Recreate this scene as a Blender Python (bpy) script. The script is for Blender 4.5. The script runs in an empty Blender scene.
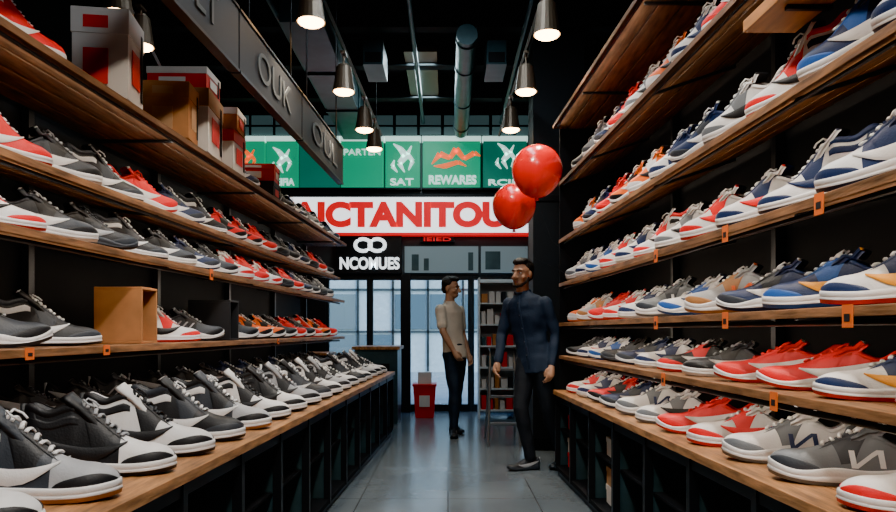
import bpy, math, random
from mathutils import Vector, Matrix, Euler
random.seed(7)
S=bpy.context.scene; COL=S.collection
PI=math.pi
try: S.view_settings.look='AgX - Punchy'
except Exception: pass
# ---------------------------------------------------------------- materials
MATS={}
def mat(name,col,rough=.5,metal=0,noise=0,scale=8,bump=0,bscale=60,emit=None,es=0,spec=.5,stretch=None,coat=0):
    if name in MATS: return MATS[name]
    m=bpy.data.materials.new(name); m.use_nodes=True; nt=m.node_tree; b=nt.nodes['Principled BSDF']
    c=(col[0],col[1],col[2],1)
    b.inputs['Base Color'].default_value=c; b.inputs['Roughness'].default_value=rough
    b.inputs['Metallic'].default_value=metal; b.inputs['Specular IOR Level'].default_value=spec
    b.inputs['Coat Weight'].default_value=coat
    tc=nt.nodes.new('ShaderNodeTexCoord'); mp=nt.nodes.new('ShaderNodeMapping')
    nt.links.new(tc.outputs['Object'],mp.inputs[0])
    if stretch: mp.inputs['Scale'].default_value=stretch
    if noise>0:
        n=nt.nodes.new('ShaderNodeTexNoise'); n.inputs['Scale'].default_value=scale; n.inputs['Detail'].default_value=6
        nt.links.new(mp.outputs[0],n.inputs['Vector'])
        r=nt.nodes.new('ShaderNodeValToRGB')
        lo=max(0,1-noise); hi=1+noise*.6
        r.color_ramp.elements[0].position=.3; r.color_ramp.elements[1].position=.7
        r.color_ramp.elements[0].color=(c[0]*lo,c[1]*lo,c[2]*lo,1); r.color_ramp.elements[1].color=(min(1,c[0]*hi),min(1,c[1]*hi),min(1,c[2]*hi),1)
        nt.links.new(n.outputs['Fac'],r.inputs[0]); nt.links.new(r.outputs[0],b.inputs['Base Color'])
    if bump>0:
        n2=nt.nodes.new('ShaderNodeTexNoise'); n2.inputs['Scale'].default_value=bscale; nt.links.new(mp.outputs[0],n2.inputs['Vector'])
        bp=nt.nodes.new('ShaderNodeBump'); bp.inputs['Strength'].default_value=bump; bp.inputs['Distance'].default_value=.01
        nt.links.new(n2.outputs['Fac'],bp.inputs['Height']); nt.links.new(bp.outputs[0],b.inputs['Normal'])
    if emit:
        b.inputs['Emission Color'].default_value=(emit[0],emit[1],emit[2],1); b.inputs['Emission Strength'].default_value=es
    MATS[name]=m; return m
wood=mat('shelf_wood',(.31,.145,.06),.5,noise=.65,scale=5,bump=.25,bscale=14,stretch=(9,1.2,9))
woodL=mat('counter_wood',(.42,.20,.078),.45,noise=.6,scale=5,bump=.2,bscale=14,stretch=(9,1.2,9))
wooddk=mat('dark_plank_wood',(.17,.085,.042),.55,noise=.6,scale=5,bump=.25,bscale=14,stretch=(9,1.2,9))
plyo=mat('orange_plywood',(.50,.21,.06),.5,noise=.35,scale=5,stretch=(9,1.2,9))
blk=mat('black_metal',(.010,.012,.015),.42,metal=.3)
blkp=mat('black_panel',(.004,.0055,.008),.7,noise=.3,scale=3,spec=.2)
dkc=mat('dark_ceiling',(.016,.026,.031),.8,noise=.4,scale=2)
gsteel=mat('duct_steel',(.065,.115,.13),.4,metal=.6,noise=.2,scale=6)
card=mat('cardboard',(.42,.24,.12),.8,noise=.15,scale=10)
cardo=mat('brown_box_card',(.42,.18,.06),.75,noise=.2,scale=10)
wcard=mat('white_card',(.64,.60,.56),.7,noise=.08)
rcard=mat('red_card',(.64,.02,.02),.6,noise=.1)
bcard=mat('black_card',(.012,.014,.018),.6)
tagm=mat('orange_tag',(.85,.17,.02),.5)
tagw=mat('tag_print',(.70,.67,.62),.6)
# ---------------------------------------------------------------- mesh builder
class MB:
    def __init__(s): s.v=[];s.f=[];s.m=[];s.mats=[]
    def mi(s,m):
        if m not in s.mats: s.mats.append(m)
        return s.mats.index(m)
    def add(s,vs,fs,m,M=None):
        o=len(s.v); k=s.mi(m)
        for p in vs:
            p=Vector(p); s.v.append(tuple(M@p) if M else tuple(p))
        for f in fs: s.f.append(tuple(i+o for i in f)); s.m.append(k)
    def hexa(s,c,m,M=None):
        s.add(c,[(3,2,1,0),(4,5,6,7),(0,1,5,4),(1,2,6,5),(2,3,7,6),(3,0,4,7)],m,M)
    def box(s,x0,x1,y0,y1,z0,z1,m,M=None):
        s.hexa([(x0,y0,z0),(x1,y0,z0),(x1,y1,z0),(x0,y1,z0),(x0,y0,z1),(x1,y0,z1),(x1,y1,z1),(x0,y1,z1)],m,M)
    def tube(s,pts,rads,m,n=14,cap=True,M=None,rnd=True):
        pts=[Vector(p) for p in pts]; rads=[(r,r) if not isinstance(r,tuple) else r for r in rads]
        P=[];R=[];T=[]
        N=len(pts)
        for i in range(N):
            t=(pts[min(i+1,N-1)]-pts[max(i-1,0)]).normalized(); T.append(t)
        if rnd:
            for k,q in ((.85,.45),(.5,.82)):
                P.append(pts[0]-T[0]*min(rads[0])*k); R.append((rads[0][0]*q,rads[0][1]*q,T[0]))
        for i in range(N): P.append(pts[i]); R.append((rads[i][0],rads[i][1],T[i]))
        if rnd:
            for k,q in ((.5,.82),(.85,.45)):
                P.append(pts[-1]+T[-1]*min(rads[-1])*k); R.append((rads[-1][0]*q,rads[-1][1]*q,T[-1]))
        vs=[];fs=[]
        for p,(a,b,t) in zip(P,R):
            ref=Vector((1,0,0)) if abs(t.x)<.85 else Vector((0,0,1))
            u=(ref-t*ref.dot(t)).normalized(); w=t.cross(u)
            for j in range(n):
                an=2*PI*j/n; vs.append(p+u*a*math.cos(an)+w*b*math.sin(an))
        K=len(P)
        for i in range(K-1):
            for j in range(n):
                j2=(j+1)%n; fs.append((i*n+j,i*n+j2,(i+1)*n+j2,(i+1)*n+j))
        if cap:
            fs.append(tuple(reversed(range(n)))); fs.append(tuple(range((K-1)*n,K*n)))
        s.add(vs,fs,m,M)
    def cyl(s,p0,p1,r,m,n=16,r2=None):
        s.tube([p0,p1],[r,r if r2 is None else r2],m,n,rnd=False)
    def ell(s,c,r,m,nu=16,nv=10,M=None):
        vs=[];fs=[]
        for i in range(1,nv):
            th=PI*i/nv
            for j in range(nu):
                ph=2*PI*j/nu
                vs.append((c[0]+r[0]*math.sin(th)*math.cos(ph),c[1]+r[1]*math.sin(th)*math.sin(ph),c[2]+r[2]*math.cos(th)))
        top=len(vs);vs.append((c[0],c[1],c[2]+r[2]));bot=len(vs);vs.append((c[0],c[1],c[2]-r[2]))
        for i in range(nv-2):
            for j in range(nu):
                j2=(j+1)%nu; fs.append((i*nu+j,(i+1)*nu+j,(i+1)*nu+j2,i*nu+j2))
        for j in range(nu):
            j2=(j+1)%nu; fs.append((top,j,j2)); fs.append((bot,(nv-2)*nu+j2,(nv-2)*nu+j))
        s.add(vs,fs,m,M)
    def mesh(s,name,smooth=False):
        me=bpy.data.meshes.new(name); me.from_pydata(s.v,[],s.f)
        for m in s.mats: me.materials.append(m)
        me.polygons.foreach_set('material_index',s.m)
        if smooth: me.polygons.foreach_set('use_smooth',[True]*len(s.f))
        me.update(); return me
    def obj(s,name,parent=None,smooth=False,bevel=0,loc=None,rot=None):
        o=bpy.data.objects.new(name,s.mesh(name,smooth)); COL.objects.link(o)
        if parent: o.parent=parent
        if bevel:
            b=o.modifiers.new('bevel','BEVEL'); b.width=bevel; b.segments=2; b.limit_method='ANGLE'
        if loc: o.location=loc
        if rot: o.rotation_euler=rot
        return o
def empty(name,loc=(0,0,0),rot=(0,0,0)):
    e=bpy.data.objects.new(name,None); COL.objects.link(e); e.location=loc; e.rotation_euler=rot; e.empty_display_size=.1; return e
# ---------------------------------------------------------------- camera
H0=1.15; F=700.
cd=bpy.data.cameras.new('camera'); cam=bpy.data.objects.new('camera',cd); COL.objects.link(cam)
cam.location=(0,0,H0); cam.rotation_euler=(PI/2,0,0); cd.sensor_width=36; cd.lens=F/896*36; cd.shift_y=75/896; cd.clip_start=.05
S.camera=cam
# ---------------------------------------------------------------- sneakers
def cr(tab,x):
    if x<=tab[0][0]: return tab[0][1]
    if x>=tab[-1][0]: return tab[-1][1]
    for i in range(len(tab)-1):
        if tab[i][0]<=x<=tab[i+1][0]:
            x0,y0=tab[i];x1,y1=tab[i+1]
            h=x1-x0;t=(x-x0)/h
            m0=(y1-tab[i-1][1])/(x1-tab[i-1][0]) if i>0 else (y1-y0)/h
            m1=(tab[i+2][1]-y0)/(tab[i+2][0]-x0) if i+2<len(tab) else (y1-y0)/h
            return (2*t**3-3*t*t+1)*y0+(t**3-2*t*t+t)*h*m0+(-2*t**3+3*t*t)*y1+(t**3-t*t)*h*m1
def sst(a,b,x):
    t=max(0,min(1,(x-a)/(b-a))); return t*t*(3-2*t)
CRES=[(.05,.052,.002),(.11,.044,.0048),(.18,.035,.0080),(.26,.026,.0108),(.34,.019,.0125),(.43,.016,.0125),(.51,.018,.0110),(.57,.0225,.0085),(.63,.029,.0050),(.70,.037,.001)]
STY={
 'low':dict(L=.300,H=[(0,.092),(.05,.096),(.2,.070),(.31,.084),(.40,.106),(.5,.099),(.62,.078),(.75,.062),(.88,.055),(1,.048)],th=.028,tt=.023,spring=.008,st='c',wave=0,k=.85),
 'high':dict(L=.300,H=[(0,.138),(.06,.148),(.18,.134),(.30,.146),(.38,.150),(.5,.122),(.62,.088),(.75,.066),(.88,.057),(1,.049)],th=.028,tt=.024,spring=.007,st='c',wave=0,k=1.15),
 'run':dict(L=.31,H=[(0,.096),(.05,.106),(.2,.078),(.31,.092),(.40,.105),(.52,.092),(.66,.070),(.8,.055),(1,.043)],th=.036,tt=.020,spring=.020,st='b',wave=1,k=.85),
 'runc':dict(L=.31,H=[(0,.096),(.05,.106),(.2,.078),(.31,.092),(.40,.105),(.52,.092),(.66,.070),(.8,.055),(1,.043)],th=.036,tt=.020,spring=.020,st='c',wave=1,k=.85),
 'chunk':dict(L=.305,H=[(0,.108),(.05,.114),(.2,.088),(.31,.104),(.40,.118),(.52,.106),(.66,.082),(.8,.066),(1,.055)],th=.040,tt=.029,spring=.014,st='n',wave=1,k=.9),
}
BT=[(0,.029),(.15,.032),(.35,.030),(.5,.034),(.7,.043),(.85,.045),(1,.042)]
def endr(s):
    k=1
    if s<.12: k=math.sqrt(max(0,1-((.12-s)/.12)**2))
    if s>.78: k=math.sqrt(max(0,1-((s-.78)/.22)**2.3))
    return k
class Shoe:
    def __init__(q,style): q.st=STY[style]; q.style=style
    def z0(q,s): return q.st['spring']*max(0,(s-.66)/.34)**2 + (.003*max(0,(.12-s)/.12)**2)
    def zs(q,s): return q.z0(s)+q.st['th']+(q.st['tt']-q.st['th'])*sst(.25,.75,s)
    def P(q,s,a,side):
        a=min(1,max(0,a)); s=min(1,max(0,s))
        st=q.st; zs=q.zs(s)-.002; H=cr(st['H'],s)+q.z0(s); b=cr(BT,s)*endr(s)*.97
        if s>.82: H=zs+(H-zs)*max(.12,(max(0,1-((s-.82)/.18)**2.4))**.45)
        ph=a*PI/2
        g=sst(.30,.42,s)*(1-sst(.6,.78,s))
        yc=b*(max(0,math.cos(ph))**(.62+.35*g))*(1-.18*g*math.sin(ph)); zc=zs+(H-zs)*max(0,math.sin(ph))**.85
        yc*=1-.05*math.sin(min(1,a*2)*PI)*(1-sst(.55,.7,s))
        o=sst(.0,.05,s)*(1-sst(.325,.385,s))
        if o>0:
            up=(H-.06)/.09
            if a<.62:
                t=a/.62; yo=b*(1-(.22+.08*up)*t**1.4+.05*math.sin(t*PI)); zo=zs+(H-zs)*t**.95
            elif a<.72:
                t=(a-.62)/.10; yo=b*(.78-.08*up-.22*t); zo=H+.004*math.sin(t*PI)-.002*t
            else:
                t=min(1,(a-.72)/.28); yo=b*((.56-.08*up)*max(0,1-t)**.6); zo=H-.002-(H-.002-zs-.004)*min(1,t*1.8)
            yc=yc*(1-o)+yo*o; zc=zc*(1-o)+zo*o
        return Vector(((s-.5)*st['L'],side*yc,zc))
    def O(q,s,a,side,off):
        s=min(.995,max(.005,s)); e=.004
        p=q.P(s,a,side); ds=q.P(min(1,s+e),a,side)-q.P(max(0,s-e),a,side); da=q.P(s,min(1,a+.01),side)-q.P(s,max(0,a-.01),side)
        n=ds.cross(da)*side
        if n.length<1e-12: return p
        n.normalize()
        return p-n*off if n.dot(Vector((0,side,.35)))<0 else p+n*off
    def az(q,s,z):
        lo,hi=0,.60 if s<.36 else .95
        for _ in range(14):
            m=(lo+hi)/2
            if q.P(s,m,1).z<z: lo=m
            else: hi=m
        return lo
def make_sneaker(style,cols,strip=True,toe=None):
    q=Shoe(style); st=q.st; mb=MB()
    base,over,acc,mid,out,lin,lace=cols
    N=60;Mh=40
    ss=[min(1,.45*i/N+.55*(1-math.cos(PI*i/N))/2) for i in range(N+1)]
    ci={k:mb.mi(m) for k,m in zip('boamulc',cols)}; ci['t']=mb.mi(toe or base)
    vs=[]
    for s in ss:
        for j in range(Mh+1):
            v=j/Mh; a=2*v if v<=.5 else 2*(1-v); side=-1 if v<=.5 else 1
            vs.append(q.P(s,a,side))
    o=len(mb.v); mb.v+= [tuple(v) for v in vs]
    for i in range(N):
        s=(ss[i]+ss[i+1])/2
        for j in range(Mh):
            v=(j+.5)/Mh; a=2*v if v<=.5 else 2*(1-v)
            k='b'
            if s>.66: k='t'
            if .36<s<.66 and a>.84: k='l'
            if .02<s<.37 and a>.68: k='l'
            mb.f.append((o+i*(Mh+1)+j,o+(i+1)*(Mh+1)+j,o+(i+1)*(Mh+1)+j+1,o+i*(Mh+1)+j+1)); mb.m.append(ci[k])
    def patch(slo,shi,a0,a1,k,off=.0020,ns=14,na=7,sides=(-1,1)):
        for side in sides:
            o=len(mb.v)
            for j in range(na+1):
                a=a0+(a1-a0)*j/na; f0,f1=slo(a),shi(a)
                for i in range(ns+1):
                    of=off if 0<i<ns and 0<j<na else off*.3
                    mb.v.append(tuple(q.O(f0+(f1-f0)*i/ns,a,side,of)))
            for j in range(na):
                for i in range(ns):
                    x=o+j*(ns+1)+i; mb.f.append((x,x+1,x+ns+2,x+ns+1)); mb.m.append(ci[k])
    patch(lambda a:.004,lambda a:.22-.22*a,0.0,.60,'o')
    patch(lambda a:.66+.29*(a/.52)**1.4,lambda a:.998,.0,.52,'o',na=10)
    patch(lambda a:.335,lambda a:.71-.10*(a-.62)/.2,.66,.86,'o',.0026)
    patch(lambda a:.44-.15*(a-.3),lambda a:.56+.10*(a-.2),.10,.68,'o',.0012)
    patch(lambda a:.02,lambda a:.365,.55,.66,'o' if style=='high' else 'b',.0040,ns=18,na=4)
    if style=='high': patch(lambda a:.05,lambda a:.375,.40,.50,'a',.0022)
    if strip:
        if st['st']=='c':
            for side in (-1,1):
                o=len(mb.v); n=len(CRES)
                for s,c,w in CRES:
                    zc=q.zs(s)+c*st['k']
                    for t in (-1,-.6,0,.6,1):
                        mb.v.append(tuple(q.O(s,q.az(s,zc+w*1.15*t),side,.0050 if abs(t)<1 else .0030)))
                for i in range(n-1):
                    for j in range(4):
                        x=o+i*5+j; mb.f.append((x,x+1,x+6,x+5)); mb.m.append(ci['a'])
        else:
            def bar(s0,z0,s1,z1,hw):
                for side in (-1,1):
                    o=len(mb.v)
                    for i in range(8):
                        t=i/7; s=s0+(s1-s0)*t; z=q.zs(s)+z0+(z1-z0)*t
                        for e in (-1,0,1): mb.v.append(tuple(q.O(s+e*hw,q.az(s+e*hw,z),side,.0045)))
                    for i in range(7):
                        for j in range(2):
                            x=o+i*3+j; mb.f.append((x,x+1,x+4,x+3)); mb.m.append(ci['a'])
            if st['st']=='b':
                for s0 in (.24,.33,.42): bar(s0,.002,s0+.12,.040,.014)
            else:
                bar(.30,.004,.32,.040,.017); bar(.47,.004,.49,.040,.017); bar(.32,.040,.47,.004,.020)
    per=[(s,-1) for s in ss]+[(s,1) for s in reversed(ss[1:-1])]
    def ring(fz,k,add):
        r=[]
        for s,sd in per:
            b=(cr(BT,s)*k+add)*endr(s)
            x=(s-.5)*st['L']; x+= (add if s>.5 else -add)*(1-endr(s))
            r.append((x,sd*b,fz(s)))
        return r
    wv=(lambda s:.005*math.sin(s*13)) if st['wave'] else (lambda s:0)
    zm=lambda s,f:q.z0(s)+(q.zs(s)-q.z0(s))*f
    rings=[ring(lambda s:q.z0(s),1,.000),ring(lambda s:q.z0(s)+.001,1,.0035),ring(lambda s:q.z0(s)+.008,1,.0045),ring(lambda s:q.z0(s)+.0085,1,.0062),
           ring(lambda s:zm(s,.55)+wv(s)*.3,1,.0045),ring(lambda s:zm(s,.60)+wv(s)*.4,1,.0034),ring(lambda s:zm(s,.65)+wv(s)*.5,1,.0048),ring(lambda s:q.zs(s)-.001+wv(s),1,.0046),ring(lambda s:q.zs(s)+.0025+wv(s),1,.003),ring(lambda s:q.zs(s)+.001+wv(s)*.5,.85,-.002)]
    n=len(per); o=len(mb.v)
    for r in rings: mb.v+=r
    for i in range(len(rings)-1):
        for j in range(n):
            j2=(j+1)%n
            mb.f.append((o+i*n+j,o+i*n+j2,o+(i+1)*n+j2,o+(i+1)*n+j)); mb.m.append(ci['u'] if i<3 else ci['m'])
    for lv,k in ((0,'u'),(len(rings)-1,'m')):
        for i in range(0,N-1):
            f=[o+lv*n+x for x in dict.fromkeys((i,i+1,n-i-1,(n-i)%n))]
            if len(f)>2: mb.f.append(tuple(f)); mb.m.append(ci[k])
    L=st['L']
    hf=cr(st['H'],.36)
    tp=[(.60,cr(st['H'],.60)-.006,.016),(.50,cr(st['H'],.50)-.002,.020),(.42,cr(st['H'],.42)+.003,.023),(.365,hf+.008,.026),(.33,hf+.018,.027),(.315,hf+.023,.022)]
    o=len(mb.v); K=9
    for lay in (0,1):
        for s,z,w in tp:
            for j in range(K):
                t=-1+2*j/(K-1); mb.v.append(((s-.5)*L-(.009 if lay else 0)-.008*t*t,t*w,z-.008*t*t-(.004 if lay else 0)))
    nt=len(tp)
    for i in range(nt-1):
        for j in range(K-1):
            a=o+i*K+j; mb.f.append((a,a+1,a+K+1,a+K)); mb.m.append(ci['b'])
            a+=nt*K; mb.f.append((a+K,a+K+1,a+1,a)); mb.m.append(ci['l'])
    for j in range(K-1):
        a=o+(nt-1)*K+j; mb.f.append((a,a+1,a+1+nt*K,a+nt*K)); mb.m.append(ci['a'])
    for i in range(nt-1):
        for j in (0,K-1):
            a=o+i*K+j; mb.f.append((a,a+K,a+K+nt*K,a+nt*K)); mb.m.append(ci['b'])
    nl=6 if style!='high' else 8
    s0=.385
    for i in range(nl):
        s=s0+(.655-s0)*i/(nl-1)
        pts=[]
        for sd,a in ((-1,.76),(-1,.84),(-1,.93),(1,1.0),(1,.93),(1,.84),(1,.76)):
            ds=.010*(sd*(1-a)*3)*(1 if i%2 else -1)
            pts.append(q.O(min(.7,s+ds),a,sd,.004))
        mb.tube(pts,[(.0045,.0028)]*7,lace,6,rnd=False)
    p=q.P(.40,1,1)
    for sd in (-1,1):
        mb.tube([p+Vector((0,0,.006)),p+Vector((0,sd*.016,.010)),p+Vector((.012,sd*.024,.002)),p+Vector((.022,sd*.016,-.006))],[.0022]*4,lace,6,rnd=False)
    hz=cr(st['H'],.02); mb.box(-L*.5-.004,-L*.5+.004,-.008,.008,hz-.035,hz+.008,acc)
    return mb.mesh('sneaker_'+style,True)
def sm(n,c,r=.5): return mat('shoe_'+n,c,r,bump=.12,bscale=220,noise=.06,scale=30)
W=sm('white',(.74,.75,.76)); OW=sm('cream',(.60,.54,.43)); K_=sm('black',(.007,.009,.012)); C_=sm('charcoal',(.028,.036,.048)); G=sm('grey',(.14,.16,.18)); LG=sm('pale_grey',(.36,.38,.41))
Nv=sm('navy',(.006,.022,.085)); Bl=sm('blue',(.012,.09,.36)); R=sm('red',(.72,.005,.008)); DR=sm('dark_red',(.28,.004,.008)); O=sm('orange',(.90,.15,.008)); Y=sm('gold',(.88,.38,.03)); GM=sm('gum',(.40,.18,.06)); Tn=sm('teal_black',(.018,.04,.045))
V={}
def v(name,style,*c,toe=None): V[name]=make_sneaker(style,c,True,toe)
#            base over acc mid out lining lace
v('hbw','high',W,K_,K_,W,K_,C_,K_)
v('hbg','high',C_,K_,W,W,GM,K_,W,toe=LG)
v('hgw','high',LG,K_,K_,W,K_,K_,W)
v('hkw','high',K_,C_,W,W,K_,K_,W,toe=K_)
v('hkt','high',K_,K_,K_,W,K_,K_,LG,toe=W)
v('hrw','high',W,R,K_,W,R,K_,W)
v('hrr','high',R,R,W,W,R,K_,W)
v('hnw','high',W,Nv,Nv,W,Nv,K_,W)
v('lbw','low',W,K_,K_,W,K_,C_,W)
v('rw','low',W,R,R,W,R,K_,W)
v('wr','low',W,LG,R,W,R,DR,W)
v('wn','low',W,Nv,Nv,W,W,Nv,W)
v('nwy','low',W,Nv,Y,W,R,C_,W)
v('nw','low',W,Nv,R,W,Nv,Nv,W)
v('nnw','low',Nv,Nv,W,W,Nv,Nv,W,toe=W)
v('nvn','low',Nv,Bl,W,W,W,K_,W)
v('gw','low',W,G,K_,W,G,C_,W)
v('ww','low',W,LG,K_,W,LG,G,W)
v('ow','low',O,W,K_,W,O,C_,W)
v('ck','run',C_,K_,LG,W,C_,K_,LG)
v('cc','low',C_,K_,W,W,W,K_,LG)
v('kk','runc',K_,C_,LG,C_,K_,K_,C_)
v('rr','runc',R,R,W,W,R,DR,R)
v('rk','runc',R,K_,K_,W,K_,K_,W)
v('nn','runc',Nv,C_,W,W,Nv,K_,W)
v('gb','runc',W,Bl,Nv,W,Bl,Nv,W)
v('wrn','run',W,R,R,W,R,G,R)
v('go','chunk',LG,GM,O,W,GM,C_,W)
v('wn2','chunk',W,G,Nv,W,G,Nv,W)
v('gg','chunk',G,C_,W,W,G,K_,W)
v('tk','chunk',Tn,C_,G,C_,K_,K_,LG)
v('oo','runc',O,K_,W,W,K_,K_,W)
v('by','low',Nv,Bl,Y,W,Bl,K_,W)
v('kr','low',K_,R,W,W,R,K_,W)
# ---------------------------------------------------------------- fixtures geometry frames
def LX(y): return -.93+.0436*y
def RX(y): return 1.064-.04*y
def PT(side,y,d,z): return (LX(y)-d,y,z) if side<0 else (RX(y)+d,y,z)
def sbox(mb,side,y0,y1,d0,d1,z0,z1,m,tn=0,dr=0):
    a,b=(d0,d1) if side>0 else (d1,d0)
    c=[PT(side,y0,a,z0+tn*(a-dr)),PT(side,y0,b,z0+tn*(b-dr)),PT(side,y1,b,z0+tn*(b-dr)),PT(side,y1,a,z0+tn*(a-dr))]
    c+=[(p[0],p[1],p[2]+z1-z0) for p in c]
    mb.hexa(c,m)
def shelf(mb,side,y0,y1,d0,d1,z,m,th=.028,n=4,tn=0):
    w=(d1-d0)/n
    for i in range(n):
        sbox(mb,side,y0,y1,d0+i*w+(0.005 if i else 0),d0+(i+1)*w-.005,z-th,z,m,tn,d0)
    y=y0+.25
    while y<y1:
        sbox(mb,side,y-.010,y+.010,d0+.04,d1,z-th-.014,z-th-.001,blk,tn,d0); y+=1.3
yl1=7.8
TL={'L1':(1.09,.56,.98,0),'L2':(1.49,.56,.98,.13),'L3':(1.745,.61,.98,.14),'L4':(2.12,.54,.98,0)}
mb=MB()
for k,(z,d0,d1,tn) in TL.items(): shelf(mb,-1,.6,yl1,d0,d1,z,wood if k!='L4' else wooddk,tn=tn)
y=.6
while y<yl1+.01:
    sbox(mb,-1,y-.02,y+.02,.985,1.02,0,2.14,blk); y+=1.2
sbox(mb,-1,.6,yl1,1.022,1.04,.68,2.12,blkp)
mb.obj('wall_display_shelf',bevel=.002)
def counter(side,y0,y1,h,dep,name):
    mb=MB()
    n=3; w=dep/n
    for i in range(n): sbox(mb,side,y0,y1,i*w+(.002 if i else 0),(i+1)*w-.002,h-.035,h,woodL)
    sbox(mb,side,y0,y1,.02,.05,h-.085,h-.036,blk)
    sbox(mb,side,y0,y1,.02,dep,.05,.08,blkp); sbox(mb,side,y0,y1,.04,dep,0,.05,blk)
    sbox(mb,side,y0,y1,.06,dep,.36,.375,blkp)
    sbox(mb,side,y0,y1,dep-.02,dep,.08,h-.036,blkp)
    k=int((y1-y0)/.52); 
    for i in range(k+1):
        y=y0+(y1-y0)*i/k
        sbox(mb,side,max(y0,y-.02),min(y1,y+.02),.015,.055,.05,h-.036,blk)
        sbox(mb,side,max(y0,y-.008),min(y1,y+.008),.055,dep-.02,.08,h-.036,gsteel)
    mb.obj(name,bevel=.002)
counter(-1,.6,yl1,.70,.975,'display_counter')
counter(1,.6,5.6,.68,.49,'display_counter')
mb=MB(); sbox(mb,-1,.6,yl1,.56,.96,.702,.79,wooddk); mb.obj('display_riser',bevel=.003)
yr1=5.62
TR={'R1':(.955,.05,.49,0),'R2':(1.215,.05,.49,.06),'R3':(1.53,.05,.49,.22),'R4':(1.88,.05,.49,.34),'R5':(2.34,.05,.49,.34),'R6':(2.80,.0,.49,0)}
mb=MB()
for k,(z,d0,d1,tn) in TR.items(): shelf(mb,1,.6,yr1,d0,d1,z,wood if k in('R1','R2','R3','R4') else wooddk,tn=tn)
shelf(mb,1,.6,2.35,.02,.20,2.19,plyo,th=.04,n=1)
y=.6
while y<yr1+.1:
    yy=min(y,yr1-.02); sbox(mb,1,yy-.02,yy+.02,.50,.54,0.,2.9,blk); y+=1.25
sbox(mb,1,.6,yr1,.545,.56,.0,2.9,blkp)
sbox(mb,1,yr1+.002,yr1+.02,.06,.55,.69,2.9,blkp)
mb.obj('wall_display_shelf',bevel=.002)
# added fill lights, unseen behind each shelf lip, to brighten the shoes
def strip(side,y0,y1,d,z,e,col=(1,.85,.68)):
    p0=Vector(PT(side,y0,d,z)); p1=Vector(PT(side,y1,d,z)); par=empty('shelf_light_strip',(p0+p1)/2)
    X=(p1-p0).normalized(); out=Vector((side,0,0)); n=(out*.86+Vector((0,0,-.5))).normalized(); n=(n-X*n.dot(X)).normalized()
    Z=-n; Yv=Z.cross(X)
    M=Matrix((X,Yv,Z)).transposed().to_4x4()
    mb=MB(); L=(p1-p0).length/2; mb.box(-L,L,-.008,.008,.001,.008,blk,M); mb.obj('channel',par)
    ld=bpy.data.lights.new('led','AREA'); ld.shape='RECTANGLE'; ld.size=2*L; ld.size_y=.012; ld.energy=e; ld.color=col
    lo=bpy.data.objects.new('led',ld); COL.objects.link(lo); lo.parent=par; lo.matrix_local=M
for k,e in (('R1',9),('R2',10),('R3',11),('R4',11),('R5',10),('R6',7)):
    z,d0,_,_=TR[k]; strip(1,.9,5.5,d0+.022,z-.045,e)
for k,e in (('L1',6),('L2',13),('L3',9),('L4',13)):
    z,d0,_,_=TL[k]; strip(-1,.9,7.6,d0+.022,z-.045,e)
# ---------------------------------------------------------------- rows of sneakers
HERO=3.0
name_row=['']
def place(key,side,y,d,z,yaw,sc,parent,tn=0,dr=0):
    me=V[key]; hero=y<HERO
    nm='high_top_sneaker' if key[0]=='h' else 'sneaker'
    o=bpy.data.objects.new(nm if hero else 'sneaker_in_row',me); COL.objects.link(o)
    L=.31*sc[0]; dc=d+L/2*math.cos(yaw)+.040*sc[1]*abs(math.sin(yaw))
    x=PT(side,y,dc,z)[0]
    rz=-yaw if side<0 else PI+yaw
    t=math.atan(tn)*(1 if side<0 else -1)
    zk=sc[2]*(.80 if key[0]=='h' and name_row[0]!='c' else 1)
    M=Matrix.Translation((x,y,z+.002+tn*(dc-dr)))@Matrix.Rotation(t,4,'Y')@Matrix.Rotation(rz,4,'Z')@Matrix.Diagonal((sc[0],sc[1],zk,1))
    if not hero: o.parent=parent
    o.matrix_world=M
def row(name,side,z,d,y0,y1,step,keys,yaw,sc,seq=None,skip=(),tn=0,dr=0):
    name_row[0]='c' if name.startswith('high') else ''
    par=empty(name,(0,0,0)); y=y0; i=0
    while y<y1:
        k=keys[i] if i<len(keys) else random.choice(seq or keys)
        if k and not any(a<y<b for a,b in skip):
            r=random.uniform(.98,1.02)
            place(k,side,y,d+random.uniform(0,.008),z,math.radians(yaw+random.uniform(-3,3)),(sc[0]*r,sc[1]*r,sc[2]*r),par,tn,dr)
        y+=step*random.uniform(.97,1.03); i+=1
SC=(1.45,1.36,1.46)
row('high_top_sneaker_row',-1,.70,.02,1.52,7.5,.345,['hkt','hbg','hkt','hbw','hkw','hbg','hbw','hkt','hgw','hkw','hbw','hgw'],-8,(1.50,1.46,1.52),seq=['hbw','hkw','hbg','hkt','hgw','lbw'])
row('sneaker_row',-1,.79,.60,1.62,7.5,.36,['kk','kk','hrr','kk','kk','ck','kk','cc','kk'],-20,(1.1,1.15,1.25),seq=['kk','ck','kk','cc','nn'])
a=TL['L1']; row('sneaker_row',-1,a[0],.57,2.05,7.6,.34,['gw','ck','hkw','cc','hrw','hrw','ck','kk','ck','oo','oo','ck','rr'],-46,(1.38,1.32,1.55),seq=['ck','hrr','oo','kk','wrn','gw','rr','cc'],skip=((3.0,3.55),(4.15,4.7)))
a=TL['L2']; row('sneaker_row',-1,a[0],.57,2.02,7.6,.33,['rw','hrw','cc','kk','hkw','cc','nn','ck','rw','rr'],-50,(1.38,1.32,1.36),seq=['ck','gg','nn','rr','wrn','kk','cc'],tn=a[3],dr=a[1])
a=TL['L3']; row('sneaker_row',-1,a[0],.62,2.1,7.6,.36,['kk','hrr','cc','hkw','rr','nn','hkw','rk'],-56,(1.36,1.32,1.5),seq=['kk','ck','rr','nn','rk','cc'],tn=a[3],dr=a[1])
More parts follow.
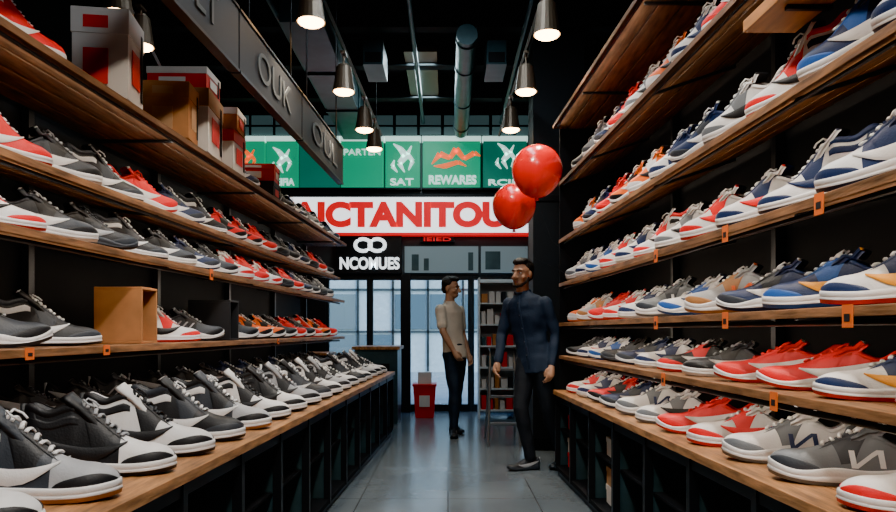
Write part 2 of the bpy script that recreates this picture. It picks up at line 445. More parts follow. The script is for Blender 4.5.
a=TL['L4']; row('sneaker_row',-1,a[0],.55,1.95,7.6,.46,['hkw','hrr','rk','cc','cc',None,'nn','ck'],-68,(1.36,1.32,1.5),seq=['ck','nn','hkw','gg','rk'],skip=((2.62,3.36),(3.42,4.62),(4.95,5.5)))
row('sneaker_row',1,.68,.02,1.45,5.4,.345,['tk','rw','gg','wn2','rw','rr','gw','wn2','nn','rk','wn'],-26,SC,seq=['gg','wn','nn','rw','gw','wn2','ck','rw'])
a=TR['R1']; row('sneaker_row',1,a[0],.055,1.58,5.4,.345,['nwy','nwy','rr','rr','cc','kr','wn','nn','kk','gb'],-38,(1.42,1.34,1.30),seq=['ck','nn','gw','kk','gb','rr','gg','nw'])
a=TR['R2']; row('sneaker_row',1,a[0],.055,1.53,5.4,.345,['rw','nwy','by','nn','go','gb','gg','wn','rw','rr','go'],-46,SC,seq=['rw','wn','ow','gw','rr','nn','wn2'],tn=a[3],dr=a[1])
a=TR['R3']; row('sneaker_row',1,a[0],.055,1.53,5.4,.35,['nvn','nnw','hnw','nw','rw','gw','hrw','wn','rw','gb','wn'],-54,SC,seq=['wn','gw','rw','lbw','wn2','nw','gb','rr'],tn=a[3],dr=a[1])
a=TR['R4']; row('sneaker_row',1,a[0],.055,1.62,5.4,.35,['nnw','nvn','hrw','gw','nn','nnw','ow','oo','rr','nn'],-58,SC,seq=['rr','nn','ow','rk','ck','hrw'],tn=a[3],dr=a[1])
a=TR['R5']; row('sneaker_row',1,a[0],.055,2.0,5.4,.35,['wr','rw','hrr','wn','ow','gw','rr','nn'],-60,SC,seq=['gg','nn','oo','gw','ck','wn'],tn=a[3],dr=a[1])
# ---------------------------------------------------------------- boxes & props on shelves
def shoebox(side,y,d,z,sz,rot,body,lid,label,name='shoe_box'):
    mb=MB(); a,b,h=sz
    mb.box(-a/2,a/2,-b/2,b/2,0,h,body)
    mb.box(-a/2-.004,a/2+.004,-b/2-.004,b/2+.004,h*.72,h+.003,lid)
    mb.box(-a*.3,a*.15,-b/2-.006,-b/2-.0041,h*.15,h*.55,label)
    mb.box(-a*.3,a*.15,-b/2-.006,-b/2-.0042,h*.78,h*.92,label)
    mb.box(a/2+.0042,a/2+.006,-b*.3,b*.2,h*.2,h*.6,label)
    mb.box(a/2+.0042,a/2+.0055,b*.28,b*.4,h*.1,h*.9,blkp)
    x=PT(side,y,d,z)[0]
    return mb.obj(name,bevel=.002,loc=(x,y,z+.002),rot=(0,0,rot))
shoebox(-1,3.02,.665,2.12,(.22,.22,.37),.15,wcard,wcard,rcard,'tall_shoe_box')
shoebox(-1,3.60,.65,2.12,(.22,.18,.28),.1,cardo,cardo,card)
shoebox(-1,3.93,.72,2.12,(.34,.32,.34),.08,wcard,card,rcard,'large_carton')
shoebox(-1,3.93,.72,2.465,(.32,.24,.12),.02,rcard,wcard,wcard)
shoebox(-1,4.33,.68,2.12,(.26,.24,.24),.0,wcard,rcard,rcard)
shoebox(-1,4.33,.68,2.366,(.28,.22,.13),.06,cardo,wcard,rcard)
shoebox(-1,5.2,.70,2.12,(.26,.20,.12),.0,bcard,bcard,rcard)
shoebox(-1,5.2,.70,2.245,(.26,.20,.12),.05,rcard,rcard,wcard)
def cube(side,y,d,z,sz,m,name):
    mb=MB(); a,b,h=sz; t=.012
    mb.box(-a/2,a/2,-b/2,b/2,0,t,m); mb.box(-a/2,a/2,-b/2,b/2,h-t,h,m)
    mb.box(-a/2,a/2,-b/2,-b/2+t,t,h-t,m); mb.box(-a/2,a/2,b/2-t,b/2,t,h-t,m)
    mb.box(-a/2,-a/2+t,-b/2+t,b/2-t,t,h-t,blkp)
    x=PT(side,y,d,z)[0]; return mb.obj(name,bevel=.002,loc=(x,y,z+.002))
cube(-1,3.28,.72,1.09,(.22,.17,.26),cardo,'display_cube')
cube(-1,4.42,.74,1.09,(.26,.18,.25),bcard,'display_cube')
for side,y,z in ((1,1.95,1.53),(1,1.82,1.215),(1,2.55,1.53),(1,2.55,1.215),(1,3.3,1.215),(1,3.2,.955),(1,2.2,.955),(1,3.3,1.53),(-1,2.32,1.09),(-1,2.8,1.09),(-1,3.9,1.49),(-1,5.2,1.09)):
    mb=MB(); d=.05 if side>0 else .56; h=.05 if z!=1.09 else .03
    sbox(mb,side,y-.022,y+.022,d-.004,d-.001,z-h-.006,z+.004,tagm); sbox(mb,side,y-.012,y+.012,d-.0052,d-.0042,z-h*.8,z-h*.4,bcard)
    mb.obj('price_tag')
def ustock(side,y,z,m,sz=(.30,.20,.11),lab=tagw,lid=None):
    shoebox(side,y,.07+sz[0]/2+.03,z,sz,0,m,lid or m,lab)
for y,z,m in ((4.28,.08,wcard),(4.28,.195,card),(4.05,.08,wcard),(4.05,.195,wcard),(4.05,.376,card),(5.17,.08,rcard),(5.17,.195,rcard),(5.17,.376,rcard),(4.28,.376,wcard),(5.42,.08,rcard),(5.42,.195,wcard),(5.42,.376,rcard),(4.75,.08,rcard),(4.75,.195,rcard)):
    ustock(1,y,z,m)
for y,z,m in ((4.05,.08,rcard),(4.05,.195,rcard),(2.95,.376,rcard),(5.2,.08,bcard),(5.95,.08,card)): ustock(-1,y,z,m)
mb=MB(); xb=PT(1,3.655,.27,0)[0]
mb.tube([(0,-.12,.10),(0,-.06,.12),(0,.05,.12),(0,.12,.10)],[(.08,.09),(.11,.11),(.11,.11),(.08,.09)],Bl,16)
mb.tube([(0,-.08,.21),(0,-.05,.25),(0,.05,.25),(0,.08,.21)],[.008]*4,K_,8)
mb.obj('duffel_bag',smooth=True,loc=(xb,3.655,.09))
# ---------------------------------------------------------------- room
floorm=mat('polished_concrete_floor',(.12,.15,.175),.20,noise=.25,scale=1.6,bump=.05,bscale=30)
nt=floorm.node_tree; b=nt.nodes['Principled BSDF']
tc=nt.nodes.new('ShaderNodeTexCoord'); bk=nt.nodes.new('ShaderNodeTexBrick'); bk.inputs['Scale'].default_value=1; bk.offset=0
bk.inputs['Brick Width'].default_value=.6; bk.inputs['Row Height'].default_value=1.2; bk.inputs['Mortar Size'].default_value=.005
nt.links.new(tc.outputs['Object'],bk.inputs['Vector'])
mx=nt.nodes.new('ShaderNodeMixRGB'); mx.blend_type='MIX'; mx.inputs[2].default_value=(.05,.06,.07,1)
src=b.inputs['Base Color'].links[0].from_socket
nt.links.new(src,mx.inputs[1]); nt.links.new(bk.outputs['Fac'],mx.inputs[0]); nt.links.new(mx.outputs[0],b.inputs['Base Color'])
mb=MB(); mb.box(-3.4,2.0,-3,10.2,-.1,0,floorm); mb.obj('floor')
HC=4.4
mb=MB(); mb.box(-3.4,2.0,-3,10.2,HC,HC+.1,dkc); mb.obj('ceiling')
wl=mat('dark_wall_paint',(.014,.019,.023),.7,noise=.2,scale=2)
mb=MB(); mb.box(-3.5,-3.4,-3,10.2,0,HC,wl); mb.obj('wall_left')
mb=MB(); mb.box(2.0,2.1,-3,10.2,0,HC,wl); mb.obj('wall_right')
mb=MB(); mb.box(-3.4,2.0,-3.1,-3,0,HC,wl); mb.obj('wall_rear')
mb=MB(); mb.box(.82,1.32,6.75,7.15,0,HC,wl); mb.box(.80,1.34,6.73,7.17,0,.12,blk); mb.box(.805,1.335,6.735,7.165,2.4,2.46,blk); mb.obj('column',bevel=.004)
YF=10.0
gray=mat('fascia_panel',(.05,.07,.08),.5,noise=.2,scale=3)
fr=mat('door_frame_dark',(.03,.04,.045),.4,metal=.4)
mb=MB()
mb.box(-3.4,-1.75,YF,YF+.15,0,1.95,wl); mb.box(1.5,2.0,YF,YF+.15,0,1.95,wl)
mb.box(-3.4,2.0,YF,YF+.15,1.95,3.95,gray)
mb.box(-3.4,2.0,YF,YF+.15,3.95,HC,wl)
mb.obj('wall_front')
def glassmat():
    m=bpy.data.materials.new('clear_glass'); m.use_nodes=True; nt=m.node_tree; nt.nodes.clear()
    o=nt.nodes.new('ShaderNodeOutputMaterial'); t=nt.nodes.new('ShaderNodeBsdfTransparent'); g=nt.nodes.new('ShaderNodeBsdfGlossy'); g.inputs['Roughness'].default_value=.03
    t.inputs[0].default_value=(.82,.92,.95,1); x=nt.nodes.new('ShaderNodeMixShader'); x.inputs[0].default_value=.07
    nt.links.new(t.outputs[0],x.inputs[1]); nt.links.new(g.outputs[0],x.inputs[2]); nt.links.new(x.outputs[0],o.inputs[0]); return m
gl=glassmat(); chrome=mat('handle_steel',(.6,.62,.63),.25,metal=1)
xs=[-1.75,-1.12,-.62,.33,.90,1.5]
for i in range(5):
    mb=MB(); a,b2=xs[i]+.001,xs[i+1]-.001; t=.045
    mb.box(a,a+t,YF+.02,YF+.1,0.001,1.949,fr); mb.box(b2-t,b2,YF+.02,YF+.1,0.001,1.949,fr)
    mb.box(a+t,b2-t,YF+.02,YF+.1,1.88,1.949,fr); mb.box(a+t,b2-t,YF+.02,YF+.1,0.001,.10,fr)
    mb.box(a+t,b2-t,YF+.055,YF+.062,.10,1.88,gl)
    if i in (2,3):
        hx=b2-.1 if i==2 else a+.1
        mb.cyl((hx,YF-.03,.75),(hx,YF-.03,1.35),.014,chrome); mb.cyl((hx,YF-.03,.8),(hx,YF+.03,.8),.008,chrome); mb.cyl((hx,YF-.03,1.3),(hx,YF+.03,1.3),.008,chrome)
    mb.obj(('door_%d' if i in (2,3) else 'window_%d')%(i+1),bevel=.002)
mb=MB(); mb.box(-.67,-.53,YF-.12,YF-.002,0,1.95,blk); mb.obj('trim_1')
# ---------------------------------------------------------------- signs
def emi(name,c,s,rough=.4): return mat(name,c,rough,emit=c,es=s)
wlit=emi('sign_white_lit',(.86,.93,.96),2.8); redlit=emi('sign_red_lit',(.80,.004,.012),1.3); gr=emi('sign_green_lit',(.001,.26,.13),1.9); grd=emi('sign_green_dark',(.001,.15,.10),1.3)
orl=emi('sign_orange_lit',(.90,.13,.02),1.9); wl2=emi('sign_white_soft',(.62,.90,.82),1.9); graylit=emi('poster_grey_lit',(.22,.30,.33),.5)
def text(body,x0,x1,z0,z1,y,m,parent,ext=.012,bold=0,rot=None):
    cu=bpy.data.curves.new('lettering','FONT'); cu.body=body; cu.extrude=ext; cu.offset=bold
    o=bpy.data.objects.new('lettering',cu); COL.objects.link(o)
    bpy.context.view_layer.update()
    dg=bpy.context.evaluated_depsgraph_get(); me=bpy.data.meshes.new_from_object(o.evaluated_get(dg)); bpy.data.objects.remove(o)
    xsv=[v.co.x for v in me.vertices]; ys=[v.co.y for v in me.vertices]; a,b_,c,d=min(xsv),max(xsv),min(ys),max(ys)
    for v_ in me.vertices:
        v_.co.x=x0+(v_.co.x-a)/(b_-a)*(x1-x0); v_.co.y=z0+(v_.co.y-c)/(d-c)*(z1-z0)
    me.materials.clear(); me.materials.append(m)
    o=bpy.data.objects.new('lettering',me); COL.objects.link(o)
    if rot is None: o.rotation_euler=(PI/2,0,0); o.location=(0,y,0)
    o.parent=parent; return o
def px(p): return (p-448)*YF/F
def pz(p): return H0+(331-p)*YF/F
mb=MB(); mb.box(px(268),px(527),YF-.14,YF-.002,pz(234),pz(199),wlit)
mb.box(px(268)-.03,px(527)+.03,YF-.15,YF-.002,pz(199),pz(196),blk); mb.box(px(268)-.03,px(527)+.03,YF-.15,YF-.002,pz(236.5),pz(234),redlit)
sg=mb.obj('storefront_sign')
text('FAICTANITOU',px(280),px(506),pz(229),pz(203.5),YF-.15,redlit,sg,bold=.055)
mb=MB(); mb.box(px(421),px(454),YF-.1,YF-.002,pz(243),pz(237.5),blk); s2=mb.obj('small_sign'); text('IEIED',px(424),px(451),pz(242),pz(238.5),YF-.11,redlit,s2,bold=.01)
def poly(mb,pts,y,t,m):
    n=len(pts); vs=[(p[0],y,p[1]) for p in pts]+[(p[0],y+t,p[1]) for p in pts]
    fs=[tuple(range(n)),tuple(reversed(range(n,2*n)))]+[(i,i+n,(i+1)%n+n,(i+1)%n) for i in range(n)]
    mb.add(vs,fs,m)
def ribbon(mb,pts,ws,y,m):
    for i in range(len(pts)-1):
        (x0,y0),(x1,y1)=pts[i],pts[i+1]; dx,dy=x1-x0,y1-y0; l=math.hypot(dx,dy) or 1; nx,ny=-dy/l,dx/l
        w0,w1=ws[i]/2,ws[i+1]/2
        q=[(x0+nx*w0,y0+ny*w0),(x1+nx*w1,y1+ny*w1),(x1-nx*w1,y1-ny*w1),(x0-nx*w0,y0-ny*w0)]
        poly(mb,[(px(a),pz(b_)) for a,b_ in q],y,.008,m)
panels=[(235,266,gr),(268,299,gr),(301,340,grd),(342,384,gr),(386,420,gr),(423,480,gr),(483,526,grd)]
gb=empty('green_light_box_sign',(0,0,0))
mb=MB()
for a,b_,m in panels:
    mb.box(px(a),px(b_),YF-.10,YF-.002,pz(189),pz(143),m)
    mb.box(px(a)-.012,px(b_)+.012,YF-.108,YF-.002,pz(143),pz(138),wl2); mb.box(px(a)-.012,px(b_)+.012,YF-.104,YF-.002,pz(191),pz(189),blk)
mb.obj('light_panels',gb)
mb=MB()
def fig(cx,cy,m,k=1):
    ribbon(mb,[(cx-9*k,cy-14*k),(cx-2*k,cy-9*k),(cx+3*k,cy-2*k),(cx-3*k,cy+5*k),(cx+2*k,cy+14*k)],[1,5*k,7*k,5*k,1],YF-.118,m)
    ribbon(mb,[(cx+9*k,cy-12*k),(cx+5*k,cy-4*k),(cx+10*k,cy+3*k),(cx+6*k,cy+12*k)],[1,4*k,4*k,1],YF-.118,m)
    ribbon(mb,[(cx-8*k,cy+2*k),(cx-10*k,cy+8*k),(cx-5*k,cy+14*k)],[1,4*k,1],YF-.118,m)
fig(283,162,wl2,.9); fig(403,160,wl2,1); fig(250,160,orl,.7); fig(505,158,wl2,.9)
ribbon(mb,[(432,166),(440,156),(450,160),(456,151),(464,161),(474,155),(480,158)],[1,6,4,6,4,5,1],YF-.118,orl)
ribbon(mb,[(434,168),(445,168),(458,164),(466,168)],[1,5,4,1],YF-.118,orl)
mb.obj('light_box_artwork',gb)
text('REWARES',px(429),px(476),pz(186),pz(177),YF-.112,wl2,gb,bold=.03)
text('SAT',px(391),px(414),pz(187),pz(180),YF-.112,wl2,gb,bold=.02); text('DEIFIA',px(272),px(296),pz(187),pz(180),YF-.112,wl2,gb,bold=.02); text('RCIE',px(488),px(518),pz(187),pz(181),YF-.112,wl2,gb,bold=.02)
text('PARTEN',px(345),px(381),pz(157),pz(151),YF-.112,wl2,gb)
mb=MB(); mb.box(px(337),px(402),YF-.1,YF-.002,pz(274),pz(236.8),blk); s3=mb.obj('ring_logo_sign')
text('NCOMUES',px(341),px(400),pz(270),pz(258),YF-.11,wlit,s3,bold=.03)
mb=MB()
for c in (364,378):
    pts=[(px(c)+.11*math.cos(t*PI/12),YF-.115,pz(246)+.085*math.sin(t*PI/12)) for t in range(25)]
    mb.tube(pts,[.025]*25,wlit,8,rnd=False)
mb.obj('ring_logo',s3)
mb=MB(); mb.box(px(405),px(478),YF-.08,YF-.002,pz(273),pz(247),graylit)
for a,w,h in ((412,7,16),(424,5,12),(435,14,9),(455,9,15),(468,5,18)): mb.box(px(a),px(a+w),YF-.086,YF-.081,pz(271),pz(271-h),graylit if a%2 else gsteel)
mb.obj('poster_panel')
mb=MB(); mb.box(px(481),px(527),YF-.08,YF-.002,pz(273),pz(247),graylit); mb.box(px(485),px(500),YF-.085,YF-.08,pz(270),pz(252),gsteel); mb.obj('poster_panel')
mb=MB(); tw=emi('transom_glass',(.10,.17,.18),.45)
for a in range(228,560,24): mb.box(px(a),px(a+21),YF-.03,YF-.002,pz(135),pz(116),tw)
mb.box(px(225),px(570),YF-.05,YF-.001,pz(127.5),pz(126),blk); mb.obj('window_6')
# ---------------------------------------------------------------- hanging banner sign (left)
mb=MB()
def BX(y): return -.95-.0436*(6.2-y)
seg=[(1.0,2.3),(2.32,3.5),(3.52,4.75),(4.77,6.2)]
for a,b_ in seg:
    for t,z0,z1,m in ((.02,2.46,2.76,bcard),(.026,2.445,2.46,blk),(.026,2.76,2.775,blk)):
        mb.hexa([(BX(a)-t,a,z0),(BX(a)+t,a,z0),(BX(b_)+t,b_,z0),(BX(b_)-t,b_,z0),(BX(a)-t,a,z1),(BX(a)+t,a,z1),(BX(b_)+t,b_,z1),(BX(b_)-t,b_,z1)],m)
    for yy in (a+.2,b_-.2): mb.cyl((BX(yy),yy,2.78),(BX(yy),yy,HC),.006,blk,8)
hs=mb.obj('hanging_banner_sign')
dl=mat('dim_lettering',(.09,.10,.10),.6)
for (a,b_),tx in zip(seg,('SHOE','CULT','OUK','OUL')):
    o=text(tx,.28,(b_-a)-.28,2.53,2.69,0,dl,hs,ext=.003,rot=1,bold=.0)
    o.rotation_euler=(PI/2,0,math.atan2(1,.0436)); o.location=(BX(a)+.024,a,0)
# ---------------------------------------------------------------- ceiling ducts, tracks and lamps
mb=MB()
mb.box(-1.45,-1.08,6.0,9.7,3.80,4.08,gsteel); mb.box(-1.47,-1.06,7.2,7.26,3.78,4.1,gsteel); mb.box(-1.47,-1.06,8.4,8.46,3.78,4.1,gsteel)
for yy in (6.5,8.8): mb.box(-1.4,-1.38,yy,yy+.02,4.08,HC,blk); mb.box(-1.15,-1.13,yy,yy+.02,4.08,HC,blk)
mb.obj('air_duct',bevel=.004)
mb=MB(); mb.cyl((.18,6.6,3.95),(.18,9.8,3.95),.10,gsteel,24)
for yy in (6.7,7.4,8.5,9.5): mb.cyl((.18,yy,3.95),(.18,yy+.05,3.95),.11,gsteel,24); mb.cyl((.18,yy+.02,4.05),(.18,yy+.02,HC),.008,blk,8)
mb.obj('round_duct')
for i,yy in enumerate((6.9,7.9,9.0)):
    mb=MB(); mb.box(-3.4,2.0,yy,yy+.10,4.16,4.4,dkc); mb.box(-3.4,2.0,yy-.02,yy+.12,4.14,4.16,dkc); mb.obj('ceiling_beam')
mb=MB()
for x in (-1.6,-.35,.75): mb.cyl((x,5,4.1),(x,9.9,4.1),.025,gsteel,10)
mb.obj('ceiling_conduit')
mb=MB(); 
for x in (-.82,.40): 
    mb.box(x-.02,x+.18,6.9,7.4,3.78,4.02,gsteel); mb.box(x,x+.16,6.895,6.9,3.80,3.90,blk); mb.cyl((x+.07,7.1,4.02),(x+.07,7.1,HC),.01,blk,8)
mb.obj('ceiling_speaker',bevel=.01)
lampm=mat('lamp_housing_bronze',(.16,.12,.085),.4,metal=.5); bulb=emi('lamp_bulb_warm',(1,.58,.25),40)
def lamp(x,y,zb,aim,power,col=(1,.82,.62),rail=3.42,ang=95,light=True):
    par=empty('track_spotlight',(x,y,zb))
    mb=MB()
    mb.tube([(0,0,.21),(0,0,.20),(0,0,.10),(0,0,.02),(0,0,0)],[.045,.062,.075,.088,.092],lampm,20,cap=False,rnd=False)
    mb.tube([(0,0,0),(0,0,.03),(0,0,.06)],[.088,.08,.04],lampm,20,cap=False,rnd=False)
    mb.cyl((0,0,.205),(0,0,.22),.045,lampm); mb.cyl((0,0,.22),(0,0,rail-zb),.009,lampm,8); mb.box(-.02,.02,-.05,.05,rail-zb-.02,rail-zb,lampm)
    mb.obj('housing',par)
    mb=MB(); mb.ell((0,0,.002),(.082,.082,.028),bulb); mb.obj('bulb',par,smooth=True)
    if light:
        ld=bpy.data.lights.new('spot','SPOT'); ld.energy=power; ld.spot_size=math.radians(ang); ld.spot_blend=.8; ld.color=col; ld.shadow_soft_size=.07
        lo=bpy.data.objects.new('spot',ld); COL.objects.link(lo); lo.parent=par; lo.location=(0,0,-.035)
        d=Vector(aim)-Vector((x,y,zb)); lo.rotation_euler=d.to_track_quat('-Z','Y').to_euler()
CW=(1,.90,.78)
for y,x in ((4.42,-.865),(5.71,-.85),(6.79,-.81)): lamp(x,y,3.10,(-1.1,y-.3,.9),120)
lamp(-.79,7.5,3.10,(-.9,7.4,.9),0,light=False)
for y,x in ((4.61,.652),(5.71,.636),(6.79,.61)): lamp(x,y,3.10,(1.0,y-.3,1.0),120)
for y in (-.8,.5,1.8,3.1):
    lamp(-.10,y,3.10,(-1.35,y+1.1,1.0),275,CW,ang=78); lamp(.02,y+.3,3.10,(1.15,y+1.3,1.1),260,CW,ang=78)  # added lamps out of view, for even light on the shelved shoes
lamp(-2.05,4.35,3.12,(-2.0,4.4,0),30); lamp(-2.15,4.9,3.14,(-2.0,5,0),30)
lamp(-2.6,6.4,3.1,(-2.6,6.4,0),25)
mb=MB()
def rail(p0,p1):
    mb.tube([p0,p1],[.018,.018],blk,4,rnd=False)
rail((-.885,3.9,3.44),(-.78,8.2,3.44)); rail((.665,3.9,3.44),(.60,8.2,3.44)); rail((-.10,-1,3.44),(-.10,3.6,3.44)); rail((.02,-1,3.44),(.02,3.6,3.44)); rail((-2.0,3.8,3.44),(-2.7,7,3.44))  # the two mid-aisle rails only carry the added lamps
for x,y in ((-.87,4.2),(-.8,7.8),(.66,4.2),(.61,7.8),(-.10,0),(-.10,3.3),(.02,0),(.02,3.3),(-2.1,4.25),(-2.6,6.6)): mb.cyl((x,y,3.44),(x,y,HC),.006,blk,6)
mb.obj('track_light_rail')
def fill_panel(x,y,sx,sy,e,col):  # added overhead fill light with an invented housing
    par=empty('ceiling_light_panel',(x,y,HC-.25))
    mb=MB(); mb.box(-sx/2-.03,sx/2+.03,-sy/2-.03,sy/2+.03,.02,.07,lampm)
    for a in (-1,1): mb.cyl((0,a*sy*.35,.07),(0,a*sy*.35,.25),.006,blk,6)
    mb.obj('fixture',par)
    ld=bpy.data.lights.new('panel','AREA'); ld.shape='RECTANGLE'; ld.size=sx; ld.size_y=sy; ld.energy=e; ld.color=col
    lo=bpy.data.objects.new('panel',ld); COL.objects.link(lo); lo.parent=par; lo.location=(0,0,.01)
fill_panel(0,-.6,.6,2.4,150,(.85,.93,1)); fill_panel(0,4.4,.4,2.0,75,(.78,.91,1)); fill_panel(-.3,8.3,.3,1.4,60,(.78,.95,1))
# ---------------------------------------------------------------- balloons
bm_=mat('red_balloon_latex',(.85,.008,.006),.25,coat=.3)
for i,(x,y,z,r,tie) in enumerate(((.572,4.5,2.185,.162,(.885,4.52,1.53)),(.462,4.9,2.03,.152,(.87,4.9,1.53)))):
    mb=MB(); nu,nv=32,24; vs=[];fs=[]
    for a in range(nv+1):
        th=PI*a/nv; rr=math.sin(th); zz=math.cos(th)
        if zz<0: rr*=(1-.10*zz*zz); zz*=1.12
        for b_ in range(nu): ph=2*PI*b_/nu; vs.append((r*rr*math.cos(ph),r*rr*math.sin(ph),r*zz))
    for a in range(nv):
        for b_ in range(nu): fs.append((a*nu+b_,(a+1)*nu+b_,(a+1)*nu+(b_+1)%nu,a*nu+(b_+1)%nu))
    mb.add(vs,fs,bm_); mb.tube([(0,0,-r*1.10),(0,0,-r*1.15),(0,0,-r*1.22)],[.006,.008,.016],bm_,12,rnd=False)
    t=Vector(tie)-Vector((x,y,z)); mb.tube([(0,0,-r*1.2),(t.x*.3,t.y*.3,-r*1.2+(t.z+r*1.2)*.55),tuple(t)],[.0004]*3,C_,5,rnd=False)
    mb.obj('red_balloon',smooth=True,loc=(x,y,z))
# ---------------------------------------------------------------- people
tex=bpy.data.textures.new('cloth_folds','CLOUDS'); tex.noise_scale=.13; tex.noise_depth=1
tex2=bpy.data.textures.new('hair_clumps','CLOUDS'); tex2.noise_scale=.02
def organic(mb,name,parent,vox,disp=0,t=None,sm_=4,loc=None,rot=None):
    o=mb.obj(name,parent,smooth=True,loc=loc,rot=rot)
    r=o.modifiers.new('remesh','REMESH'); r.mode='VOXEL'; r.voxel_size=vox; r.use_smooth_shade=True
    s=o.modifiers.new('smooth','SMOOTH'); s.iterations=sm_; s.factor=.5
    if disp:
        d=o.modifiers.new('folds','DISPLACE'); d.texture=t or tex; d.strength=disp; d.mid_level=.5
    return o
def hand(mb,wrist,dirv,palmn,m,curl=.35):
    w=Vector(wrist); d=Vector(dirv).normalized(); n=Vector(palmn); n=(n-d*n.dot(d)).normalized(); u=d.cross(n)
    if u.y>0: u=-u
    mb.tube([w-d*.02,w+d*.02,w+d*.055,w+d*.085],[.024,.027,.033,.033],m,12)
    for k,(off,ln) in enumerate(((.028,.072),(.010,.080),(-.009,.074),(-.027,.058))):
        p=w+d*.088+u*off; pts=[p-d*.015,p]; ang=0
        for seg_,c in ((.45,curl),(.32,curl*1.2),(.23,curl)):
            ang+=c; p=p+(d*math.cos(ang)+n*math.sin(ang))*ln*seg_; pts.append(p)
        mb.tube(pts,[.0095,.0095,.0088,.008,.0068],m,8)
    p=w+d*.03+u*.028
    mb.tube([p-u*.01,p+u*.012+d*.02+n*.01,p+u*.014+d*.048+n*.022,p+u*.006+d*.07+n*.028],[.013,.0125,.0105,.008],m,8)
def person(name,loc,rz,J,skin,hairm,top,bot,shoe,beard=None,short=False,hem=.80,headrot=0,headtilt=0,lean=0):
    par=empty(name,loc,(0,lean,rz))
    hx,hy=J['hip'][0],J['hip'][1]; cx,cy=J['chest'][0],J['chest'][1]; nx,ny=J['neck'][0],J['neck'][1]
    def lerp(z):
        if z<1.25: t=(z-.92)/(.33); return hx+(cx-hx)*t,hy+(cy-hy)*t
        t=(z-1.25)/.22; return cx+(nx-cx)*t,cy+(ny-cy)*t
    mb=MB()
    prof=[(hem,.160,.114),(.90,.156,.112),(1.02,.146,.104),(1.14,.152,.108),(1.26,.170,.116),(1.35,.176,.112),(1.41,.155,.094),(1.455,.092,.074),(1.475,.066,.064)]
    mb.tube([(*lerp(z),z) for z,_,_ in prof],[(a,b_) for _,a,b_ in prof],top,24,rnd=False)
    for sd in ('L','R'):
        sh,el,wr=[Vector(p) for p in J['arm'+sd]]
        if short:
            md=sh.lerp(el,.72); mb.tube([sh,sh.lerp(el,.35),md],[.060,.060,.060],top,14)
        else: mb.tube([sh,sh.lerp(el,.5),el,el.lerp(wr,.5),wr],[.060,.054,.047,.043,.036],top,14)
    organic(mb,'shirt',par,.010,.026,sm_=3)
    mb=MB()
    mb.tube([(hx,hy,.83),(hx,hy,.90),(hx,hy,1.0)],[(.142,.102),(.146,.105),(.136,.096)],bot,20)
    for sd in ('L','R'):
        h,k,a=[Vector(p) for p in J['leg'+sd]]
        mb.tube([h,h.lerp(k,.35),k,k.lerp(a,.35),a],[(.085,.095),(.079,.086),(.060,.064),(.057,.061),(.045,.049)],bot,16)
    organic(mb,'trousers',par,.010,.020,sm_=3)
    mb=MB(); mb.tube([(nx,ny,1.41),(nx,ny-.005,1.50),(nx,ny-.01,1.57)],[(.060,.060),(.054,.055),(.054,.057)],skin,16)
    if short:
        for sd in ('L','R'):
            sh,el,wr=[Vector(p) for p in J['arm'+sd]]
            mb.tube([sh.lerp(el,.55),el,el.lerp(wr,.4),wr],[.045,.039,.038,.027],skin,12)
    organic(mb,'neck_and_arms' if short else 'neck',par,.008)
    mb=MB()
    for sd,s_ in (('L',1),('R',-1)):
        sh,el,wr=[Vector(p) for p in J['arm'+sd]]; d=(wr-el).normalized()
        hand(mb,wr+d*.01,d,J.get('palm'+sd,(-s_,0,0)),skin)
    organic(mb,'hands',par,.0045,sm_=2)
    hp=bpy.data.objects.new('head_pivot',None); COL.objects.link(hp); hp.parent=par; hp.location=(nx,ny-.005,1.53); hp.rotation_euler=(headtilt,0,headrot)
    def hz(z): return z-1.53
    mb=MB()
    mb.ell((0,.012,hz(1.655)),(.076,.094,.092),skin,24,16); mb.ell((0,-.018,hz(1.605)),(.066,.076,.085),skin,24,16); mb.ell((0,-.045,hz(1.555)),(.046,.045,.036),skin)
    mb.tube([(0,-.088,hz(1.650)),(0,-.102,hz(1.625)),(0,-.113,hz(1.603))],[.009,.012,.016],skin,10)
    mb.ell((.013,-.098,hz(1.600)),(.009,.011,.008),skin); mb.ell((-.013,-.098,hz(1.600)),(.009,.011,.008),skin)
    mb.tube([(-.045,-.072,hz(1.660)),(0,-.090,hz(1.662)),(.045,-.072,hz(1.660))],[.010,.009,.010],skin,8)
    for s_ in (-1,1):
        mb.ell((s_*.077,.012,hz(1.618)),(.010,.021,.033),skin); mb.ell((s_*.045,-.058,hz(1.60)),(.02,.02,.02),skin)
    organic(mb,'head',hp,.005,sm_=3)
    mb=MB(); lip=mat('lips',(.30,.10,.08),.5); ey=mat('eye_white',(.6,.6,.58),.3); eb=mat('eye_dark',(.01,.006,.004),.2)
    mb.ell((0,-.092,hz(1.568)),(.022,.009,.0045),lip); mb.ell((0,-.090,hz(1.561)),(.019,.009,.005),lip)
    for s_ in (-1,1):
        mb.ell((s_*.031,-.077,hz(1.637)),(.015,.012,.0075),ey); mb.ell((s_*.031,-.087,hz(1.637)),(.006,.004,.0065),eb)
        mb.tube([(s_*.015,-.092,hz(1.660)),(s_*.032,-.090,hz(1.666)),(s_*.050,-.076,hz(1.660))],[.004,.005,.003],hairm,8)
    mb.obj('face_features',hp,smooth=True)
    mb=MB()
    mb.ell((0,.032,hz(1.680)),(.082,.090,.086),hairm,24,16); mb.ell((0,-.010,hz(1.733)),(.066,.074,.036),hairm,24,12); mb.ell((0,.060,hz(1.625)),(.070,.052,.066),hairm)
    organic(mb,'hair',hp,.006,.012,tex2,2)
